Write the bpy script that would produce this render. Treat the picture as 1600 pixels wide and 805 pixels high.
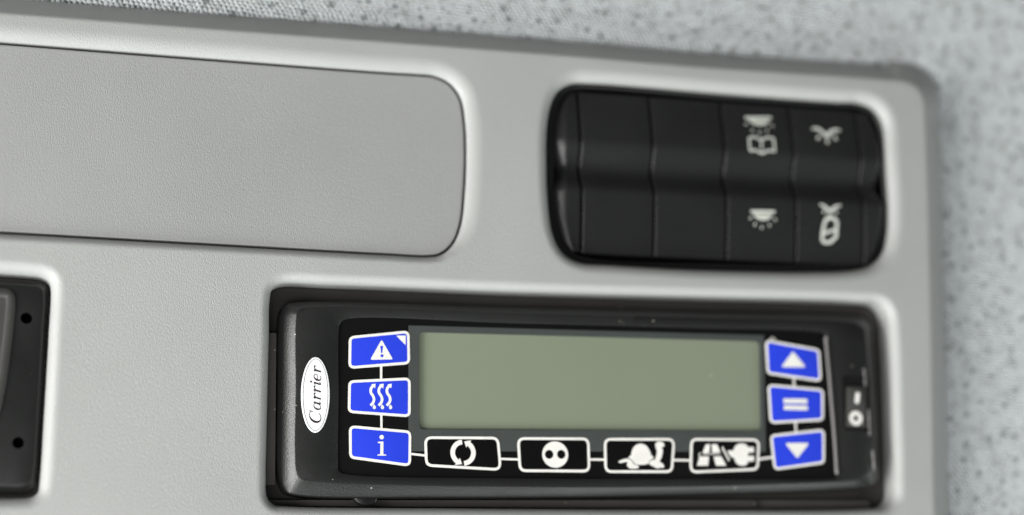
import bpy, bmesh, math, random
import numpy as np
from mathutils import Vector, Matrix
from mathutils import noise as mnoise
from mathutils.geometry import delaunay_2d_cdt

# ------------------------------------------------------------------ clear
for o in list(bpy.data.objects):
    bpy.data.objects.remove(o, do_unlink=True)
scene = bpy.context.scene
COL = scene.collection
S = 0.001          # everything below is measured in millimetres on the console's face
random.seed(7)

# Console frame: x to the right, u up, d out of the face towards the viewer (mm).
def W(x, u, d=0.0):
    return Vector((x * S, -d * S, u * S))

# ------------------------------------------------------------------ camera
cam_data = bpy.data.cameras.new('camera')
cam = bpy.data.objects.new('camera', cam_data)
COL.objects.link(cam)
cam_data.sensor_width = 36.0
cam_data.lens = 63.25
cam_data.clip_start = 0.01
cam_data.clip_end = 20.0
_r = Vector((0.96038712, -0.27831241, -0.0140991))
_u = Vector((-0.04189444, -0.19421661, 0.98006365))
_f = Vector((0.27550215, 0.94064983, 0.19818288))
cam.matrix_world = Matrix((
    (_r.x, _u.x, -_f.x, -0.13927),
    (_r.y, _u.y, -_f.y, -0.47551),
    (_r.z, _u.z, -_f.z, -0.10018),
    (0, 0, 0, 1)))
cam_data.dof.use_dof = True
cam_data.dof.focus_distance = 0.484
cam_data.dof.aperture_fstop = 3.5
cam_data.dof.aperture_blades = 0
scene.camera = cam

# ------------------------------------------------------------------ light
world = bpy.data.worlds.new('World')
scene.world = world
world.use_nodes = True
bg = world.node_tree.nodes['Background']
bg.inputs['Color'].default_value = (0.95, 0.98, 1.0, 1)
bg.inputs['Strength'].default_value = 0.042

def area_light(name, loc, target, size, size_y, watts, colour):
    ld = bpy.data.lights.new(name, 'AREA')
    ld.shape = 'RECTANGLE'
    ld.size, ld.size_y = size, size_y
    ld.energy = watts
    ld.color = colour
    lo = bpy.data.objects.new(name, ld)
    lo.location = loc
    lo.rotation_euler = (Vector(target) - Vector(loc)).to_track_quat('-Z', 'Y').to_euler()
    COL.objects.link(lo)
    return lo
# daylight through the cab's windscreen (below and ahead of the console) and side window (left)
area_light('windscreen_light', (-0.66, -0.92, -0.62), (-0.05, 0, 0), 1.2, 0.6, 10.4, (1.0, 1.0, 0.985))
area_light('side_window_light', (-0.98, -0.38, -0.28), (0, 0, 0), 0.36, 1.15, 21.5, (1.0, 0.995, 0.975))
area_light('far_window_light', (1.5, -0.75, -0.45), (0, 0, 0), 0.7, 0.6, 6.5, (0.93, 1.0, 0.97))
area_light('dashboard_bounce', (0.15, -0.36, -1.1), (0, 0, 0), 1.4, 0.5, 10.0, (0.95, 1.0, 0.99))

vs = scene.view_settings
vs.view_transform = 'Standard'
vs.look = 'None'
vs.exposure = 0.0
vs.gamma = 1.0
vs.use_curve_mapping = False
scene.render.engine = 'CYCLES'
scene.render.resolution_x, scene.render.resolution_y = 1024, 515

# outlines measured on the console's face, (x, u) in millimetres
P = {
 'outer': [(-151.1,67.35),(-132.93,67.45),(-34.97,67.71),(63.75,67.39),(123.81,69.06),(133.79,68.97),(139.24,66.87),(142.35,63.12),(142.85,44.25),(142.2,28.42),(139.86,-11.87),(136.58,-62.42),(135.87,-75.69)],
 'front': [(-150.7,60.06),(-140.93,60.07),(-90.33,60.05),(-36.7,60.21),(20.26,60.19),(60.21,59.84),(119.1,60.31),(126.69,60.04),(130.51,58.27),(132.22,54.3),(132.31,49.0),(131.67,26.38),(130.08,-13.5),(127.6,-63.08),(127.14,-76.09)],
 'door': [(-150.4,53.04),(-140.62,53.01),(-90.01,52.67),(-36.37,52.41),(-27.12,52.53),(-21.71,52.35),(-17.04,50.41),(-13.88,46.28),(-12.62,39.37),(-12.32,30.94),(-12.81,18.8),(-14.11,8.76),(-16.47,3.34),(-19.99,0.26),(-23.3,-0.52),(-36.37,-0.54),(-88.91,0.09),(-138.5,0.76),(-148.08,0.82)],
 'swopen': [(11.34,29.46),(11.71,38.99),(13.0,45.78),(15.22,50.17),(19.38,52.97),(25.68,53.62),(68.98,53.33),(104.22,53.36),(112.16,53.5),(117.01,51.6),(119.58,47.51),(119.94,35.83),(119.98,22.43),(119.14,12.28),(117.08,6.48),(113.26,2.99),(107.03,1.17),(66.77,-0.66),(30.95,-0.43),(20.53,0.06),(15.79,2.47),(12.84,7.92),(11.51,18.15)],
 'kdiv0': [(22.02,51.13),(21.5,2.73)],
 'kdiv1': [(44.39,51.72),(43.55,2.93)],
 'kdiv2': [(66.66,51.68),(66.54,3.15)],
 'kdiv3': [(89.25,51.82),(88.55,3.7)],
 'kdiv4': [(111.08,52.09),(110.86,3.86)],
 'swkeys': [(14.36,29.89),(14.34,38.48),(15.44,45.27),(18.07,49.69),(21.63,51.49),(69.34,51.86),(105.08,52.29),(112.58,51.99),(117.03,50.46),(119.09,45.12),(119.71,34.06),(119.66,22.65),(118.65,13.06),(116.36,7.04),(111.89,3.52),(106.59,3.1),(67.28,1.65),(21.87,2.0),(17.68,4.06),(14.74,10.09),(13.75,18.5)],
 'valley': [(32.45,35.18),(32.08,21.36),(99.96,36.31),(99.23,22.58)],
 'ldopen': [(-144.45,-9.43),(-138.08,-9.51),(-130.86,-9.73),(-127.45,-10.1),(-125.63,-11.22),(-125.07,-13.24),(-125.14,-25.07),(-125.54,-45.07),(-125.99,-63.11),(-126.36,-66.03),(-127.89,-67.34),(-131.02,-67.68),(-141.93,-67.73)],
 'ldface': [(-144.39,-11.04),(-137.97,-11.3),(-129.88,-11.5),(-127.27,-11.74),(-126.09,-12.72),(-125.71,-14.25),(-125.83,-24.46),(-126.27,-47.95),(-126.71,-61.98),(-127.24,-64.77),(-129.42,-66.09),(-135.74,-66.13),(-142.01,-66.17)],
 'ldfront': [(-144.34,-12.26),(-137.95,-12.35),(-130.7,-12.58),(-128.26,-12.83),(-127.25,-13.81),(-127.17,-24.82),(-127.5,-46.53),(-128.06,-61.34),(-128.62,-63.3),(-129.86,-63.96),(-135.84,-64.16),(-142.09,-64.21)],
 'ldholes': [(-130.94,-21.06),(-131.77,-53.47),(-129.49,-21.01),(-130.34,-53.45)],
 'ldpanel': [(-144.27,-13.68),(-137.9,-13.52),(-135.65,-13.69),(-134.32,-14.82),(-133.93,-16.67),(-134.05,-21.73),(-134.67,-30.46),(-135.71,-40.13),(-137.18,-46.75),(-142.48,-55.01)],
 'uopen': [(-67.96,-37.08),(-67.8,-23.23),(-67.73,-14.49),(-67.08,-11.31),(-64.67,-9.63),(-50.64,-9.26),(0.3,-9.32),(58.23,-8.66),(107.29,-8.22),(114.62,-8.73),(117.19,-11.74),(117.77,-19.45),(117.18,-42.38),(116.43,-61.18),(115.66,-66.77),(113.04,-69.0),(107.86,-69.57),(36.68,-69.99),(-18.66,-69.83),(-62.29,-69.48),(-66.03,-68.99),(-67.75,-66.99),(-68.17,-60.93),(-68.11,-52.47)],
 'usleeve': [(-65.27,-18.76),(-64.75,-62.16),(-64.52,-66.93)],
 'ubody': [(-64.85,-36.55),(-64.86,-20.83),(-64.38,-16.94),(-63.0,-14.77),(-60.21,-13.96),(1.25,-13.24),(59.5,-12.73),(106.72,-12.29),(111.31,-13.1),(113.28,-15.56),(113.38,-20.98),(113.8,-42.04),(113.42,-55.29),(113.17,-59.43),(110.51,-62.26),(105.88,-63.41),(38.08,-66.19),(-17.76,-67.01),(-58.31,-66.7),(-62.45,-65.7),(-63.84,-63.67),(-64.57,-60.62)],
 'ufront': [(-60.47,-36.97),(-60.64,-19.59),(-60.14,-17.12),(-58.41,-16.18),(0.06,-15.6),(57.78,-15.15),(102.49,-14.82),(106.62,-15.45),(108.61,-17.11),(108.97,-21.7),(109.62,-42.57),(109.51,-54.75),(108.69,-58.12),(106.52,-59.99),(103.99,-61.13),(75.64,-62.81),(36.68,-63.8),(-0.65,-63.88),(-36.48,-63.61),(-55.59,-62.9),(-59.03,-62.25),(-60.07,-60.56)],
 'umem': [(-48.9,-40.13),(-48.99,-22.66),(-48.65,-20.19),(-47.07,-18.99),(0.14,-18.44),(57.83,-18.07),(92.17,-17.94),(95.85,-18.59),(96.75,-21.04),(97.53,-40.86),(98.0,-58.55),(97.07,-60.6),(94.0,-60.99),(56.19,-61.29),(-0.5,-61.57),(-46.02,-60.92),(-48.63,-60.09),(-48.99,-57.36)],
 'ridge': [(96.03,-19.47),(96.51,-29.69),(97.03,-42.83),(97.34,-52.14),(97.44,-59.73)],
 'oval': [(-55.31,-39.79),(-51.39,-39.54),(-59.15,-40.05),(-55.33,-29.56),(-55.26,-49.94)],
 'btn_alert': [(-46.13,-23.56),(-29.26,-21.4),(-29.12,-30.76),(-46.26,-32.54)],
 'btn_heat': [(-46.24,-35.63),(-28.97,-34.42),(-29.0,-45.37),(-46.37,-44.46)],
 'btn_info': [(-46.04,-47.76),(-28.84,-49.01),(-28.96,-58.79),(-45.92,-56.71)],
 'btn_cycle': [(-25.27,-50.47),(-4.11,-50.3),(-3.37,-59.68),(-24.97,-58.67)],
 'btn_face': [(1.06,-50.34),(22.18,-50.14),(22.25,-59.85),(1.52,-59.9)],
 'btn_turtle': [(26.45,-50.2),(47.87,-49.9),(46.78,-59.76),(26.41,-59.94)],
 'btn_road': [(52.48,-49.83),(73.9,-49.69),(73.08,-58.83),(51.83,-59.86)],
 'btn_up': [(76.8,-20.74),(94.11,-23.17),(94.22,-32.86),(76.96,-30.94)],
 'btn_equal': [(76.97,-33.82),(94.77,-34.9),(94.27,-44.22),(77.24,-45.38)],
 'btn_down': [(77.09,-48.54),(94.48,-46.53),(93.94,-56.64),(77.86,-58.8)],
 'links': [(-37.2,-31.49),(-37.2,-35.88),(-37.16,-44.43),(-37.09,-48.94),(-29.34,-55.25),(-24.71,-55.72),(-3.93,-56.35),(1.57,-56.47),(21.85,-56.25),(26.75,-56.25),(46.83,-56.15),(52.45,-56.17),(72.92,-55.69),(78.14,-54.9),(85.44,-31.37),(85.32,-34.56),(85.28,-44.45),(85.3,-48.16)],
 'lcd': [(-26.58,-21.75),(75.17,-21.34),(74.39,-47.61),(-26.69,-48.63)],
 'window': [(-29.5,-20.03),(76.55,-19.57),(75.61,-53.46),(-29.6,-54.56)],
 'alert_tri': [(-37.09,-24.21),(-33.9,-29.6),(-40.27,-29.87)],
 'alert_bang': [(-37.46,-25.96),(-36.66,-25.94),(-36.93,-27.94),(-37.25,-27.95),(-37.09,-28.58)],
 'alert_corner': [(-33.04,-22.98),(-30.36,-22.9),(-30.37,-25.54)],
 'heat_wave0': [(-40.15,-42.36),(-39.45,-41.57),(-39.19,-40.7),(-39.45,-39.75),(-39.98,-38.98),(-40.11,-38.12),(-39.81,-37.38),(-39.37,-36.93)],
 'heat_head0': [(-39.98,-36.6),(-38.75,-36.35),(-38.88,-37.66)],
 'heat_drop0': [(-39.19,-42.09),(-38.7,-42.59),(-38.66,-43.03),(-39.05,-43.38),(-39.49,-43.13),(-39.49,-42.61)],
 'heat_wave1': [(-37.91,-42.32),(-37.21,-41.53),(-36.95,-40.65),(-37.21,-39.71),(-37.74,-38.94),(-37.87,-38.07),(-37.56,-37.33),(-37.12,-36.88)],
 'heat_head1': [(-37.74,-36.55),(-36.51,-36.3),(-36.64,-37.61)],
 'heat_drop1': [(-36.95,-42.04),(-36.46,-42.55),(-36.42,-42.98),(-36.81,-43.34),(-37.25,-43.09),(-37.25,-42.57)],
 'heat_wave2': [(-35.67,-42.28),(-34.96,-41.48),(-34.7,-40.61),(-34.96,-39.66),(-35.49,-38.89),(-35.62,-38.02),(-35.31,-37.28),(-34.87,-36.83)],
 'heat_head2': [(-35.49,-36.5),(-34.25,-36.25),(-34.39,-37.56)],
 'heat_drop2': [(-34.7,-42.0),(-34.21,-42.51),(-34.17,-42.94),(-34.57,-43.3),(-35.01,-43.04),(-35.01,-42.52)],
 'info_i': [(-37.07,-50.89),(-36.46,-50.88),(-38.13,-52.15),(-36.59,-52.04),(-36.59,-55.48),(-35.8,-55.6),(-35.8,-55.85),(-38.21,-55.88),(-38.17,-55.58),(-37.47,-55.49),(-37.43,-52.57),(-38.08,-52.49)],
 'cycle': [(-14.36,-54.81),(-10.78,-54.77),(-14.32,-51.32),(-12.09,-54.78)],
 'face': [(12.04,-55.01),(15.83,-54.96),(12.12,-51.37),(10.29,-54.99),(11.51,-54.98),(13.8,-54.95),(15.02,-54.94)],
 'tshell': [(33.53,-55.57),(34.31,-54.97),(34.69,-53.67),(35.53,-52.35),(36.76,-51.75),(37.97,-51.73),(39.17,-52.37),(40.0,-53.6),(40.49,-54.9),(41.09,-55.45),(40.45,-56.04),(39.81,-56.54),(39.37,-57.26),(35.55,-57.4),(34.88,-56.59),(34.21,-55.95)],
 'ttail': [(30.56,-56.86),(31.02,-56.47),(33.0,-55.9),(33.86,-56.05),(34.61,-56.63),(35.2,-57.47),(36.4,-57.84),(36.56,-58.36),(36.03,-58.63),(33.79,-58.58),(33.25,-58.07),(33.07,-57.36),(33.35,-56.97),(32.8,-56.84),(31.0,-57.15)],
 'tleg': [(39.72,-57.03),(40.62,-56.2),(41.66,-56.19),(42.94,-56.67),(43.96,-57.38),(44.15,-58.03),(43.79,-58.49),(43.24,-58.23),(42.46,-58.56),(41.59,-58.38),(41.01,-57.99),(40.05,-57.61)],
 'tneck': [(41.7,-51.78),(42.17,-51.19),(43.05,-50.95),(44.09,-51.26),(44.46,-51.81),(44.26,-52.4),(43.7,-52.57),(43.92,-53.39),(43.69,-54.86),(42.8,-56.51),(41.56,-56.1),(41.95,-54.88),(42.13,-53.74),(41.81,-52.6)],
 'road0': [(57.05,-51.58),(58.4,-51.56),(58.02,-53.94),(55.96,-54.1)],
 'road1': [(55.04,-55.03),(57.91,-55.0),(57.53,-57.63),(54.13,-57.67)],
 'road2': [(58.83,-51.55),(60.5,-51.53),(61.48,-53.83),(58.95,-53.93)],
 'road3': [(59.3,-54.98),(61.68,-54.89),(63.14,-57.58),(59.94,-57.61)],
 'roadline': [(54.79,-55.1),(55.26,-53.97),(56.13,-54.36),(61.29,-54.17),(61.98,-54.69),(62.07,-52.34),(64.06,-56.12)],
 'plug': [(63.53,-53.31),(65.43,-53.22),(66.09,-51.96),(66.94,-51.35),(68.56,-51.16),(69.7,-51.58),(70.03,-52.24),(71.76,-52.11),(71.87,-53.71),(69.96,-53.8),(69.92,-54.73),(71.83,-54.7),(71.76,-56.2),(69.85,-56.32),(69.56,-57.12),(68.47,-57.56),(67.04,-57.41),(66.1,-56.75),(65.52,-55.27),(64.64,-55.12)],
 'up_tri': [(85.48,-24.0),(89.43,-28.64),(81.46,-28.79)],
 'down_tri': [(81.6,-50.88),(89.38,-50.77),(85.32,-55.25)],
 'eq': [(81.75,-38.66),(89.31,-38.62),(81.78,-40.57),(89.33,-40.6)],
 'pw_well': [(101.19,-31.68),(108.97,-31.97),(108.49,-46.64),(100.7,-46.3)],
 'pw_key': [(101.79,-34.1),(108.09,-34.14),(107.4,-45.98),(101.13,-45.91)],
 'pw_i': [(105.2,-35.82),(104.7,-39.06)],
 'pw_o': [(104.25,-43.39),(106.25,-43.35),(104.36,-41.52)],
 'clip': [(-44.09,-66.52),(-37.6,-66.48),(-37.95,-68.37),(-39.35,-69.06),(-41.98,-69.07),(-43.56,-68.06)],
 'uend': [(107.94,-28.6),(108.05,-33.91),(108.69,-40.7),(108.66,-48.22),(109.5,-58.48)],
 'lampA': [(74.05,46.45),(82.75,47.02),(75.51,45.95),(81.6,46.35),(78.41,44.48)],
 'raysA': [(74.26,44.34),(76.1,42.56),(78.36,41.94),(80.81,42.69),(82.69,44.4)],
 'bookA': [(74.69,40.0),(76.62,40.47),(78.56,39.53),(80.78,40.61),(82.69,40.38),(82.68,36.13),(80.71,36.36),(78.62,35.3),(76.5,36.23),(74.64,35.88)],
 'moustB': [(95.77,44.29),(97.17,44.5),(98.77,43.76),(100.4,42.31),(102.07,43.79),(103.69,44.43),(105.08,44.28)],
 'raysB': [(97.52,41.54),(100.37,40.52),(103.1,41.76)],
 'lampC': [(74.26,17.44),(82.0,17.71),(75.46,16.8),(80.74,16.95),(77.96,15.31)],
 'raysC': [(74.18,15.47),(75.63,13.69),(77.79,12.87),(80.28,13.68),(82.02,15.45)],
 'moustD': [(96.62,20.67),(98.27,20.05),(99.84,18.84),(101.73,20.17),(103.46,20.67)],
 'raysD': [(97.94,18.51),(99.78,17.66),(101.9,18.59)],
 'pillarD': [(98.71,16.55),(101.24,16.79),(102.18,15.67),(101.94,11.27),(100.22,9.61),(98.33,9.29),(97.36,9.95),(97.47,11.94),(98.0,14.88)],
 'pillarbar': [(97.59,11.94),(102.06,13.44)],
}

# ------------------------------------------------------------------ materials
def new_mat(name):
    m = bpy.data.materials.new(name)
    m.use_nodes = True
    nt = m.node_tree
    b = nt.nodes['Principled BSDF']
    return m, nt, b

def L(nt, a, b):
    nt.links.new(a, b)

def node(nt, t, **kw):
    n = nt.nodes.new(t)
    for k, v in kw.items():
        setattr(n, k, v)
    return n

def math_node(nt, op, a, b=None):
    n = node(nt, 'ShaderNodeMath', operation=op)
    for i, v in enumerate((a, b)):
        if v is None:
            continue
        if isinstance(v, (int, float)):
            n.inputs[i].default_value = v
        else:
            L(nt, v, n.inputs[i])
    return n.outputs[0]

def coords(nt, scale=(1, 1, 1), rot=(0, 0, 0)):
    tc = node(nt, 'ShaderNodeTexCoord')
    mp = node(nt, 'ShaderNodeMapping')
    mp.inputs['Scale'].default_value = scale
    mp.inputs['Rotation'].default_value = rot
    L(nt, tc.outputs['Object'], mp.inputs['Vector'])
    return mp.outputs['Vector']

def noise_tex(nt, vec, scale, detail=2.0, rough=0.5):
    n = node(nt, 'ShaderNodeTexNoise')
    n.inputs['Scale'].default_value = scale
    n.inputs['Detail'].default_value = detail
    n.inputs['Roughness'].default_value = rough
    L(nt, vec, n.inputs['Vector'])
    return n.outputs['Fac']

def voronoi(nt, vec, scale, feature='F1', rand=1.0, out='Distance', dims='3D'):
    n = node(nt, 'ShaderNodeTexVoronoi', feature=feature, voronoi_dimensions=dims)
    n.inputs['Scale'].default_value = scale
    n.inputs['Randomness'].default_value = rand
    L(nt, vec, n.inputs['Vector'])
    return n.outputs[out]

def ramp(nt, fac, stops):
    n = node(nt, 'ShaderNodeValToRGB')
    els = n.color_ramp.elements
    while len(els) < len(stops):
        els.new(0.5)
    for e, (p, c) in zip(els, stops):
        e.position = p
        e.color = c if len(c) == 4 else (*c, 1)
    L(nt, fac, n.inputs['Fac'])
    return n.outputs['Color']

def bump(nt, b, height, strength, dist):
    n = node(nt, 'ShaderNodeBump')
    n.inputs['Strength'].default_value = strength
    n.inputs['Distance'].default_value = dist
    L(nt, height, n.inputs['Height'])
    L(nt, n.outputs['Normal'], b.inputs['Normal'])

def leather_plastic(name, col, rough, dist, cell=0.85, var=0.04, spec=0.5):
    """moulded plastic with a leather grain of about `cell` millimetres"""
    m, nt, b = new_mat(name)
    rot = (0, math.radians(38), 0)
    vec = coords(nt, (1000 / cell, 1000 / cell, 520 / cell), rot)
    wob = node(nt, 'ShaderNodeTexNoise')
    wob.inputs['Scale'].default_value = 0.9
    wob.inputs['Detail'].default_value = 2
    L(nt, vec, wob.inputs['Vector'])
    mix = node(nt, 'ShaderNodeMix', data_type='VECTOR')
    mix.inputs['Factor'].default_value = 0.32
    L(nt, vec, mix.inputs['A'])
    add = node(nt, 'ShaderNodeVectorMath', operation='ADD')
    L(nt, vec, add.inputs[0]); L(nt, wob.outputs['Color'], add.inputs[1])
    v = voronoi(nt, add.outputs[0], 1.0, 'F1', 1.0)
    n2 = noise_tex(nt, vec, 1.7, 3.0, 0.6)
    h = math_node(nt, 'ADD', math_node(nt, 'MULTIPLY', v, -1.0), math_node(nt, 'MULTIPLY', n2, 0.9))
    bump(nt, b, h, 1.0, dist)
    big = noise_tex(nt, coords(nt), 22.0, 3.0, 0.55)
    c0 = tuple(x * (1 - var) for x in col); c1 = tuple(x * (1 + var) for x in col)
    L(nt, ramp(nt, big, [(0.3, c0), (0.7, c1)]), b.inputs['Base Color'])
    r = math_node(nt, 'ADD', math_node(nt, 'MULTIPLY', noise_tex(nt, coords(nt), 60.0, 3.0), 0.12), rough - 0.06)
    L(nt, r, b.inputs['Roughness'])
    b.inputs['Specular IOR Level'].default_value = spec
    return m

def dusty_black(name, col, rough, grain=0.0, dust=True, spec=0.5, cell=0.35):
    """black plastic with a fine grain, handling smears and a few dust flecks"""
    m, nt, b = new_mat(name)
    b.inputs['Specular IOR Level'].default_value = spec
    vec = coords(nt)
    smear = noise_tex(nt, coords(nt, (1, 1, 2.2), (0, 0.5, 0)), 45.0, 4.0, 0.6)
    r = math_node(nt, 'ADD', math_node(nt, 'MULTIPLY', smear, 0.22), rough - 0.11)
    L(nt, r, b.inputs['Roughness'])
    base = ramp(nt, noise_tex(nt, vec, 30.0, 3.0), [(0.3, tuple(c * 0.88 for c in col)), (0.7, tuple(c * 1.12 for c in col))])
    if dust:
        vec2 = coords(nt, (1, 1, 1), (0.3, 0.4, 0.2))
        d = voronoi(nt, vec2, 330.0)
        sel = noise_tex(nt, vec2, 190.0, 1.0)
        fleck = math_node(nt, 'MULTIPLY', math_node(nt, 'LESS_THAN', d, 0.075), math_node(nt, 'GREATER_THAN', sel, 0.575))
        mx = node(nt, 'ShaderNodeMix', data_type='RGBA')
        L(nt, math_node(nt, 'MULTIPLY', fleck, 0.6), mx.inputs['Factor'])
        L(nt, base, mx.inputs['A'])
        mx.inputs['B'].default_value = (0.55, 0.53, 0.47, 1)
        base = mx.outputs['Result']
    L(nt, base, b.inputs['Base Color'])
    if grain > 0:
        h = noise_tex(nt, vec, 1000 / cell, 2.0, 0.6)
        bump(nt, b, h, 1.0, grain)
    return m

def print_mat(name, col, rough=0.45, var=0.05):
    m, nt, b = new_mat(name)
    n = noise_tex(nt, coords(nt), 260.0, 3.0)
    L(nt, ramp(nt, n, [(0.3, tuple(c * (1 - var) for c in col)), (0.7, tuple(min(1, c * (1 + var)) for c in col))]), b.inputs['Base Color'])
    b.inputs['Roughness'].default_value = rough
    return m

M = {}
M['grey'] = leather_plastic('grey_grained_plastic', (0.37, 0.375, 0.365), 0.37, 0.000064, 0.29)
M['grey_door'] = leather_plastic('grey_door_plastic', (0.318, 0.320, 0.313), 0.40, 0.000056, 0.29)
M['black_body'] = dusty_black('black_grained_plastic', (0.016, 0.0168, 0.016), 0.31, 0.00006, cell=0.45)
M['black_key'] = dusty_black('black_switch_plastic', (0.0175, 0.0184, 0.0178), 0.27, 0.000003, dust=False, spec=0.30)
M['black_frame'] = dusty_black('black_frame_plastic', (0.006, 0.006, 0.006), 0.5, 0.000012, dust=False, spec=0.3)
M['black_well'] = dusty_black('black_well_plastic', (0.004, 0.004, 0.004), 0.6, 0, dust=False, spec=0.2)
M['sleeve'] = dusty_black('brown_black_sleeve', (0.030, 0.027, 0.025), 0.45, 0.00002)
M['sleeve_bar'] = dusty_black('brown_grey_bar', (0.075, 0.069, 0.064), 0.45, 0.00002)
M['membrane'] = dusty_black('black_membrane', (0.005, 0.005, 0.005), 0.30, 0.000004, spec=0.3)
M['pad_black'] = dusty_black('black_key_pad', (0.004, 0.004, 0.004), 0.32, 0, dust=True, spec=0.25)
M['window'] = print_mat('display_window_grey', (0.066, 0.074, 0.071), 0.3)
M['blue'] = print_mat('blue_print', (0.020, 0.050, 0.66), 0.4, 0.03)
M['white'] = print_mat('warm_white_print', (0.80, 0.78, 0.74), 0.5)
M['badge_white'] = print_mat('white_badge', (0.86, 0.87, 0.88), 0.3)
M['badge_ink'] = print_mat('dark_badge_ink', (0.03, 0.012, 0.02), 0.4)
M['key_print'] = print_mat('switch_print', (0.66, 0.67, 0.62), 0.5)
M['key_print_green'] = print_mat('switch_print_lamp', (0.50, 0.53, 0.45), 0.5)
M['device_panel'] = dusty_black('charcoal_panel', (0.046, 0.045, 0.042), 0.38, 0.00001)

def lcd_mat():
    m, nt, b = new_mat('green_grey_display')
    n = noise_tex(nt, coords(nt), 14.0, 2.0)
    base = ramp(nt, n, [(0.3, (0.232, 0.264, 0.19)), (0.7, (0.244, 0.276, 0.20))])
    vec2 = coords(nt)
    d = voronoi(nt, vec2, 120.0)
    sel = noise_tex(nt, vec2, 90.0, 1.0)
    fl = math_node(nt, 'MULTIPLY', math_node(nt, 'LESS_THAN', d, 0.06), math_node(nt, 'GREATER_THAN', sel, 0.53))
    mx = node(nt, 'ShaderNodeMix', data_type='RGBA')
    L(nt, math_node(nt, 'MULTIPLY', fl, 0.55), mx.inputs['Factor'])
    L(nt, base, mx.inputs['A'])
    mx.inputs['B'].default_value = (0.5, 0.52, 0.45, 1)
    L(nt, mx.outputs['Result'], b.inputs['Base Color'])
    b.inputs['Roughness'].default_value = 0.35
    return m
M['lcd'] = lcd_mat()

def pane_mat():
    m = bpy.data.materials.new('clear_display_pane')
    m.use_nodes = True
    nt = m.node_tree
    nt.nodes.clear()
    out = node(nt, 'ShaderNodeOutputMaterial')
    mix = node(nt, 'ShaderNodeMixShader')
    tr = node(nt, 'ShaderNodeBsdfTransparent')
    gl = node(nt, 'ShaderNodeBsdfGlossy')
    gl.inputs['Roughness'].default_value = 0.16
    lw = node(nt, 'ShaderNodeLayerWeight')
    refl = math_node(nt, 'ADD', math_node(nt, 'MULTIPLY', math_node(nt, 'POWER', lw.outputs['Facing'], 5.0), 0.9), 0.035)
    L(nt, refl, mix.inputs[0]); L(nt, tr.outputs[0], mix.inputs[1]); L(nt, gl.outputs[0], mix.inputs[2])
    L(nt, mix.outputs[0], out.inputs['Surface'])
    return m
M['pane'] = pane_mat()

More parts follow.
